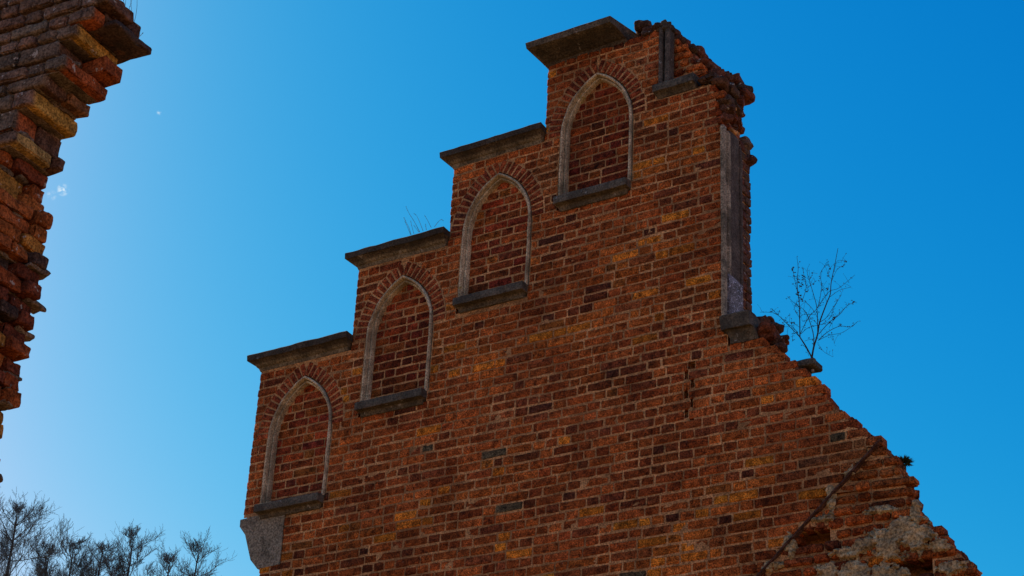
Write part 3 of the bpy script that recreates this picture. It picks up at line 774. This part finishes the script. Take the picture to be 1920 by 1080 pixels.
# --- sapling on the ledge, traced branch by branch, each with its own depth
sap = empty('birch_sapling', at(1524, 694, .16)); tag(sap, 'small bare birch sapling with sparse buds growing from the stone on the broken slope', 'sapling')
def SP(lst, y0, y1):
    n = len(lst); return smooth_pts([at(1420+a/4.154, 460+b/4.154, lerp(y0, y1, i/(n-1))+.0) for i, (a, b) in enumerate(lst)])
trk = MB(); tw = MB(); bd = MB()
Yb = .16
T1 = SP([(432, 985), (430, 930), (425, 875)], -.0+Yb-.03, Yb); tube(trk, T1, [.011]*len(T1), n=7)
main = [([(425, 875), (440, 790), (470, 690), (485, 600), (540, 450), (568, 380), (575, 290), (600, 170), (628, 22)], Yb, Yb+.12, .0075, .0018),
        ([(425, 875), (380, 790), (332, 715)], Yb, Yb-.06, .006, .0048),
        ([(332, 715), (330, 560), (325, 430), (310, 300), (318, 180), (308, 88)], Yb-.06, Yb-.15, .0045, .0012),
        ([(425, 875), (440, 720), (400, 570), (360, 500), (300, 460), (238, 402)], Yb, Yb-.1, .004, .001),
        ([(332, 715), (250, 630), (180, 560), (120, 525), (20, 520)], Yb-.06, Yb+.12, .003, .0008),
        ([(332, 715), (280, 640), (220, 600), (110, 490)], Yb-.06, Yb-.1, .0025, .0008),
        ([(470, 690), (465, 500), (440, 390), (395, 240), (388, 190)], Yb+.02, Yb+.2, .0035, .001),
        ([(465, 490), (500, 440), (560, 360), (640, 330), (760, 230)], Yb+.05, Yb-.1, .0028, .0008),
        ([(568, 400), (640, 350), (730, 325)], Yb+.08, Yb+.2, .002, .0007),
        ([(485, 600), (540, 560), (600, 470), (655, 385)], Yb, Yb+.2, .0025, .0008),
        ([(480, 690), (560, 600), (640, 540), (700, 470), (770, 440)], Yb, Yb-.2, .003, .0009),
        ([(475, 740), (540, 680), (640, 630), (720, 635), (780, 595)], Yb, Yb+.2, .003, .0009),
        ([(475, 740), (560, 700), (660, 680), (760, 615)], Yb, Yb-.1, .0022, .0008),
        ([(340, 690), (400, 640), (520, 610), (600, 575)], Yb-.06, Yb+.1, .0022, .0008),
        ([(330, 700), (400, 560), (470, 480), (500, 320), (490, 220), (540, 155), (570, 180)], Yb-.05, Yb+.0, .0025, .0007),
        ([(350, 430), (380, 330), (365, 250), (355, 178)], Yb-.1, Yb-.2, .002, .0008),
        ([(365, 430), (440, 510), (480, 600)], Yb-.1, Yb, .0018, .0015),
        ([(320, 400), (290, 260), (272, 170)], Yb-.12, Yb-.2, .002, .0008),
        ([(380, 330), (420, 310), (455, 275)], Yb-.1, Yb-.05, .0015, .0008), ([(400, 270), (420, 240), (435, 212)], Yb+.15, Yb+.2, .0013, .0008),
        ([(575, 290), (620, 190), (680, 155)], Yb+.1, Yb+.2, .0015, .0006), ([(600, 200), (620, 125), (660, 118), (690, 130)], Yb+.1, Yb+.1, .0012, .0006),
        ([(575, 260), (550, 230), (560, 180)], Yb+.1, Yb, .0015, .0007), ([(540, 440), (510, 330), (505, 300)], Yb+.1, Yb, .0016, .0008),
        ([(325, 560), (290, 500), (300, 460)], Yb-.1, Yb-.15, .0015, .001), ([(330, 640), (270, 600), (190, 600)], Yb-.1, Yb-.15, .0015, .0007),
        ([(310, 670), (250, 635), (180, 640)], Yb-.1, Yb, .0013, .0006), ([(370, 745), (420, 730), (440, 735)], Yb-.05, Yb, .0014, .001),
        ([(400, 860), (380, 800), (345, 770)], Yb, Yb-.1, .0014, .0007), ([(470, 770), (520, 830), (590, 870)], Yb, Yb+.1, .0012, .0005),
        ([(240, 640), (235, 690), (250, 730)], Yb, Yb, .001, .0005), ([(285, 670), (275, 710), (275, 745)], Yb, Yb, .001, .0005), ([(560, 690), (590, 720), (600, 770)], Yb, Yb, .001, .0005),
        ([(440, 540), (360, 540), (330, 560)], Yb, Yb-.1, .0015, .001), ([(485, 640), (430, 580), (350, 590)], Yb, Yb-.1, .0015, .0008), ([(560, 640), (610, 560), (720, 450)], Yb, Yb-.1, .0016, .0008),
        ([(500, 620), (570, 560), (590, 500), (620, 440)], Yb+.05, Yb+.15, .0014, .0008)]
def bud(mb, p, s):
    for k in range(random.choice((2, 3, 4))):
        a = Vector((rnd(-1, 1), rnd(-1, 1), rnd(-.3, 1))).normalized()*s*rnd(.7, 1.4); b = a.orthogonal().normalized()*s*.45; c_ = a.cross(b).normalized()*s*.2
        mb.add([p, p+a*.5+b+c_, p+a, p+a*.5-b, p+a*.5-c_], [(0, 1, 2), (0, 2, 3), (0, 4, 1), (4, 2, 1), (0, 3, 4), (4, 3, 2)])
for (lst, ya, yb, ra, rb_) in main:
    P = SP(lst, ya, yb); branchlet(trk if ra > .0055 else tw, P, ra*1.05, max(rb_, .0011)*1.05, n=5)
    if ra < .0055:
        for q in P[2:]:
            if random.random() < .62: bud(bd, q+Vector((rnd(-.01, .01), rnd(-.01, .01), rnd(-.01, .01))), rnd(.005, .011))
            if random.random() < .3:
                e = q+Vector((rnd(-.05, .05), rnd(-.05, .05), rnd(0, .06))); tube(tw, [q, (q+e)/2+Vector((0, 0, .006)), e], [.0011, .0009, .0007], n=4); bud(bd, e, rnd(.005, .010))
for (a, b) in [(275, 180), (285, 215), (290, 235), (310, 265), (325, 285), (340, 310), (350, 300), (335, 325), (310, 385), (330, 395), (345, 420), (350, 440), (360, 260), (355, 240), (390, 360), (570, 605), (600, 575), (745, 440), (640, 628), (540, 345), (115, 510), (300, 460)]:
    for k in range(3): bud(bd, at(1420+a/4.154, 460+b/4.154, Yb-.1)+Vector((rnd(-.012, .012), 0, rnd(-.012, .012))), rnd(.008, .015))
trk.build('trunk', M_BARK, sap); tw.build('twigs', M_BARK, sap); bd.build('buds', M_BUD, sap)
tb = MB(); tube(tb, [q+Vector((0, -.003, 0)) for q in T1[:7]], [.0135]*7, n=7); tb.build('pale_bark', M_BIRCH, sap)

# --- dry grass on the second coping
def grass(name, stems, label, base, rad=.0022, Y=0., heads=True, group=None):
    g = MB()
    for st in stems:
        n = len(st); P = smooth_pts([at(x, y, Y+rnd(-.06, .06)*0+j*.01) for j, (x, y) in enumerate(st)], 3)
        tube(g, P, [lerp(rad, rad*.45, i/(len(P)-1)) for i in range(len(P))], n=4)
        if heads:
            for q in P[-3:]:
                for k in range(2): bud(g, q, rad*2.4)
    o = g.build(name, M_STRAW); return tag(o, label, 'grass', group)
c0 = at(790, 440, .05)
def Z6(l): return [(720+a/9.82, 370+b/9.82) for a, b in l]
grass('grass_tuft', [Z6([(660, 640), (560, 450), (460, 290), (405, 175)]), Z6([(655, 640), (570, 470), (470, 310)]), Z6([(500, 690), (460, 560), (410, 460), (370, 380)]), Z6([(490, 690), (430, 540), (385, 440)]), Z6([(550, 670), (520, 560), (490, 440)]),
                      Z6([(720, 620), (650, 440), (600, 340), (555, 300)]), Z6([(780, 600), (765, 500)]), Z6([(870, 560), (800, 420), (750, 335)]), Z6([(930, 540), (1000, 450), (1050, 410), (1090, 430)]), Z6([(640, 640), (590, 570), (550, 520)])],
      'thin dry grass stalks growing on the second coping from the bottom of the stepped gable', c0, Y=.0)
grass('grass_tuft', [[(222, 60), (215, 30), (205, 5), (200, -20)], [(226, 60), (232, 30), (236, 0), (238, -30)], [(232, 55), (240, 25), (250, -10)], [(240, 62), (252, 40), (257, 10), (256, -25)], [(244, 64), (250, 45), (247, 20), (243, -20)],
                      [(230, 50), (222, 25), (212, 5), (208, -20)], [(246, 62), (236, 50), (226, 30), (218, 12)], [(236, 50), (228, 20), (226, -15)], [(238, 60), (243, 38), (236, 18), (230, -5)], [(262, 68), (266, 64), (268, 62)], [(228, 52), (218, 40), (214, 20), (216, -10)]],
      'thin bare grass stems on top of the nearer broken wall in the upper left', c0, rad=.0016, Y=YN+.42)
# --- moss cushion on the broken edge
ms = MB(); c = at(1695, 867, .12)
for k in range(620):
    d = Vector((rnd(-1, 1), rnd(-1, 1), rnd(-.5, 1))).normalized(); s = rnd(.02, .075)
    a = c+Vector((d.x*.03, d.y*.03, d.z*.015)); e = c+Vector((d.x*s*1.2, d.y*s, d.z*s*.85)); b = d.orthogonal().normalized()*.004
    ms.add([a-b, a+b, e, a+d.cross(b).normalized()*.004], [(0, 1, 2), (1, 3, 2), (3, 0, 2), (0, 3, 1)])
tag(ms.build('moss_cushion', M_MOSS), 'small dark moss cushion on the broken right edge of the gable', 'moss')

# --- trees beyond, only their tops in view
def tree(px, py, dist, spread, label, seed, lean=0.):
    random.seed(seed)
    Yt = CAM.y+dist; top = at(px, py, Yt); base = Vector((top.x-lean, Yt, 0)); H = top.z
    root = empty('bare_tree', base); tag(root, label, 'tree', None)
    tk = MB(); cr = MB()
    P = [base, base+Vector((rnd(-.3, .3), rnd(-.3, .3), H*.3)), Vector((lerp(base.x, top.x, .6)+rnd(-.2, .2), Yt+rnd(-.2, .2), H*.62)), Vector((top.x+rnd(-.1, .1), Yt, H*.86)), top]
    P = smooth_pts(P, 5); R_ = [lerp(.2, .012, (i/(len(P)-1))**.7) for i in range(len(P))]; tube(tk, P, R_, n=7)
    tk.build('trunk', M_BARK, root)
    def grow(p, d, L, r, lv):
        n = 5; pts = [p]; dd = d.copy()
        for i in range(n):
            dd = (dd+Vector((rnd(-.3, .3), rnd(-.3, .3), rnd(-.12, .26)))).normalized(); pts.append(pts[-1]+dd*L/n)
            if lv > 0:
                for q in range(2 if lv == 2 else 1):
                    if i+1 < 1: continue
                    a = Vector((rnd(-1, 1), rnd(-1, 1), rnd(-.3, .9))).normalized()
                    grow(pts[-1], (dd*.75+a*.85).normalized(), L*rnd(.42, .62), r*.5, lv-1)
        tube(cr, pts, [max(.0023, lerp(r, r*.4, i/n)) for i in range(n+1)], n=3 if lv < 2 else 5)
        if lv == 0:
            for q in pts[1:]:
                for t in range(1):
                    a = (dd+Vector((rnd(-1, 1), rnd(-1, 1), rnd(-.6, 1)))).normalized()*rnd(.03, .08); b = a.orthogonal().normalized()*.0035
                    cr.add([q-b, q+b, q+a, q+a.cross(b).normalized()*.006], [(0, 1, 2), (1, 3, 2), (3, 0, 2)])
    for i in range(len(P)):
        f = i/(len(P)-1)
        if f > .52:
            for q in range(3):
                az = rnd(0, 6.28); el = rnd(.25, .8); d = Vector((math.cos(az)*math.cos(el), math.sin(az)*math.cos(el), math.sin(el)))
                L = min(spread*(1.15-f)*2.0+.25, spread)*rnd(.7, 1.1)
                L = min(L, max(.25, (H-P[i].z)*1.25+.25))
                grow(P[i], d, L, .012+.02*(1-f), 3 if f < .9 else 2)
    cr.build('crown', M_TWIG, root)
tree(32, 966, 30, 1.5, 'bare tree at the left edge, the tallest of the row of treetops', 3)
tree(138, 1028, 33, 1.0, 'bushy bare treetop, third from the left in the row', 5)
tree(192, 1036, 35, .8, 'slender bare treetop in the middle of the row, between the two bushier ones', 8)
tree(92, 1042, 32, .9, 'low bare treetop between the tallest and the bushy one', 21)
tree(318, 1056, 35, .9, 'low bare treetop between the forked spire and the rightmost one', 23)
tree(250, 1012, 34, 1.0, 'bare treetop with a forked spire, third from the right in the row', 11)
tree(372, 1036, 36, 1.0, 'bare treetop nearest the gable, rightmost of the row', 14)
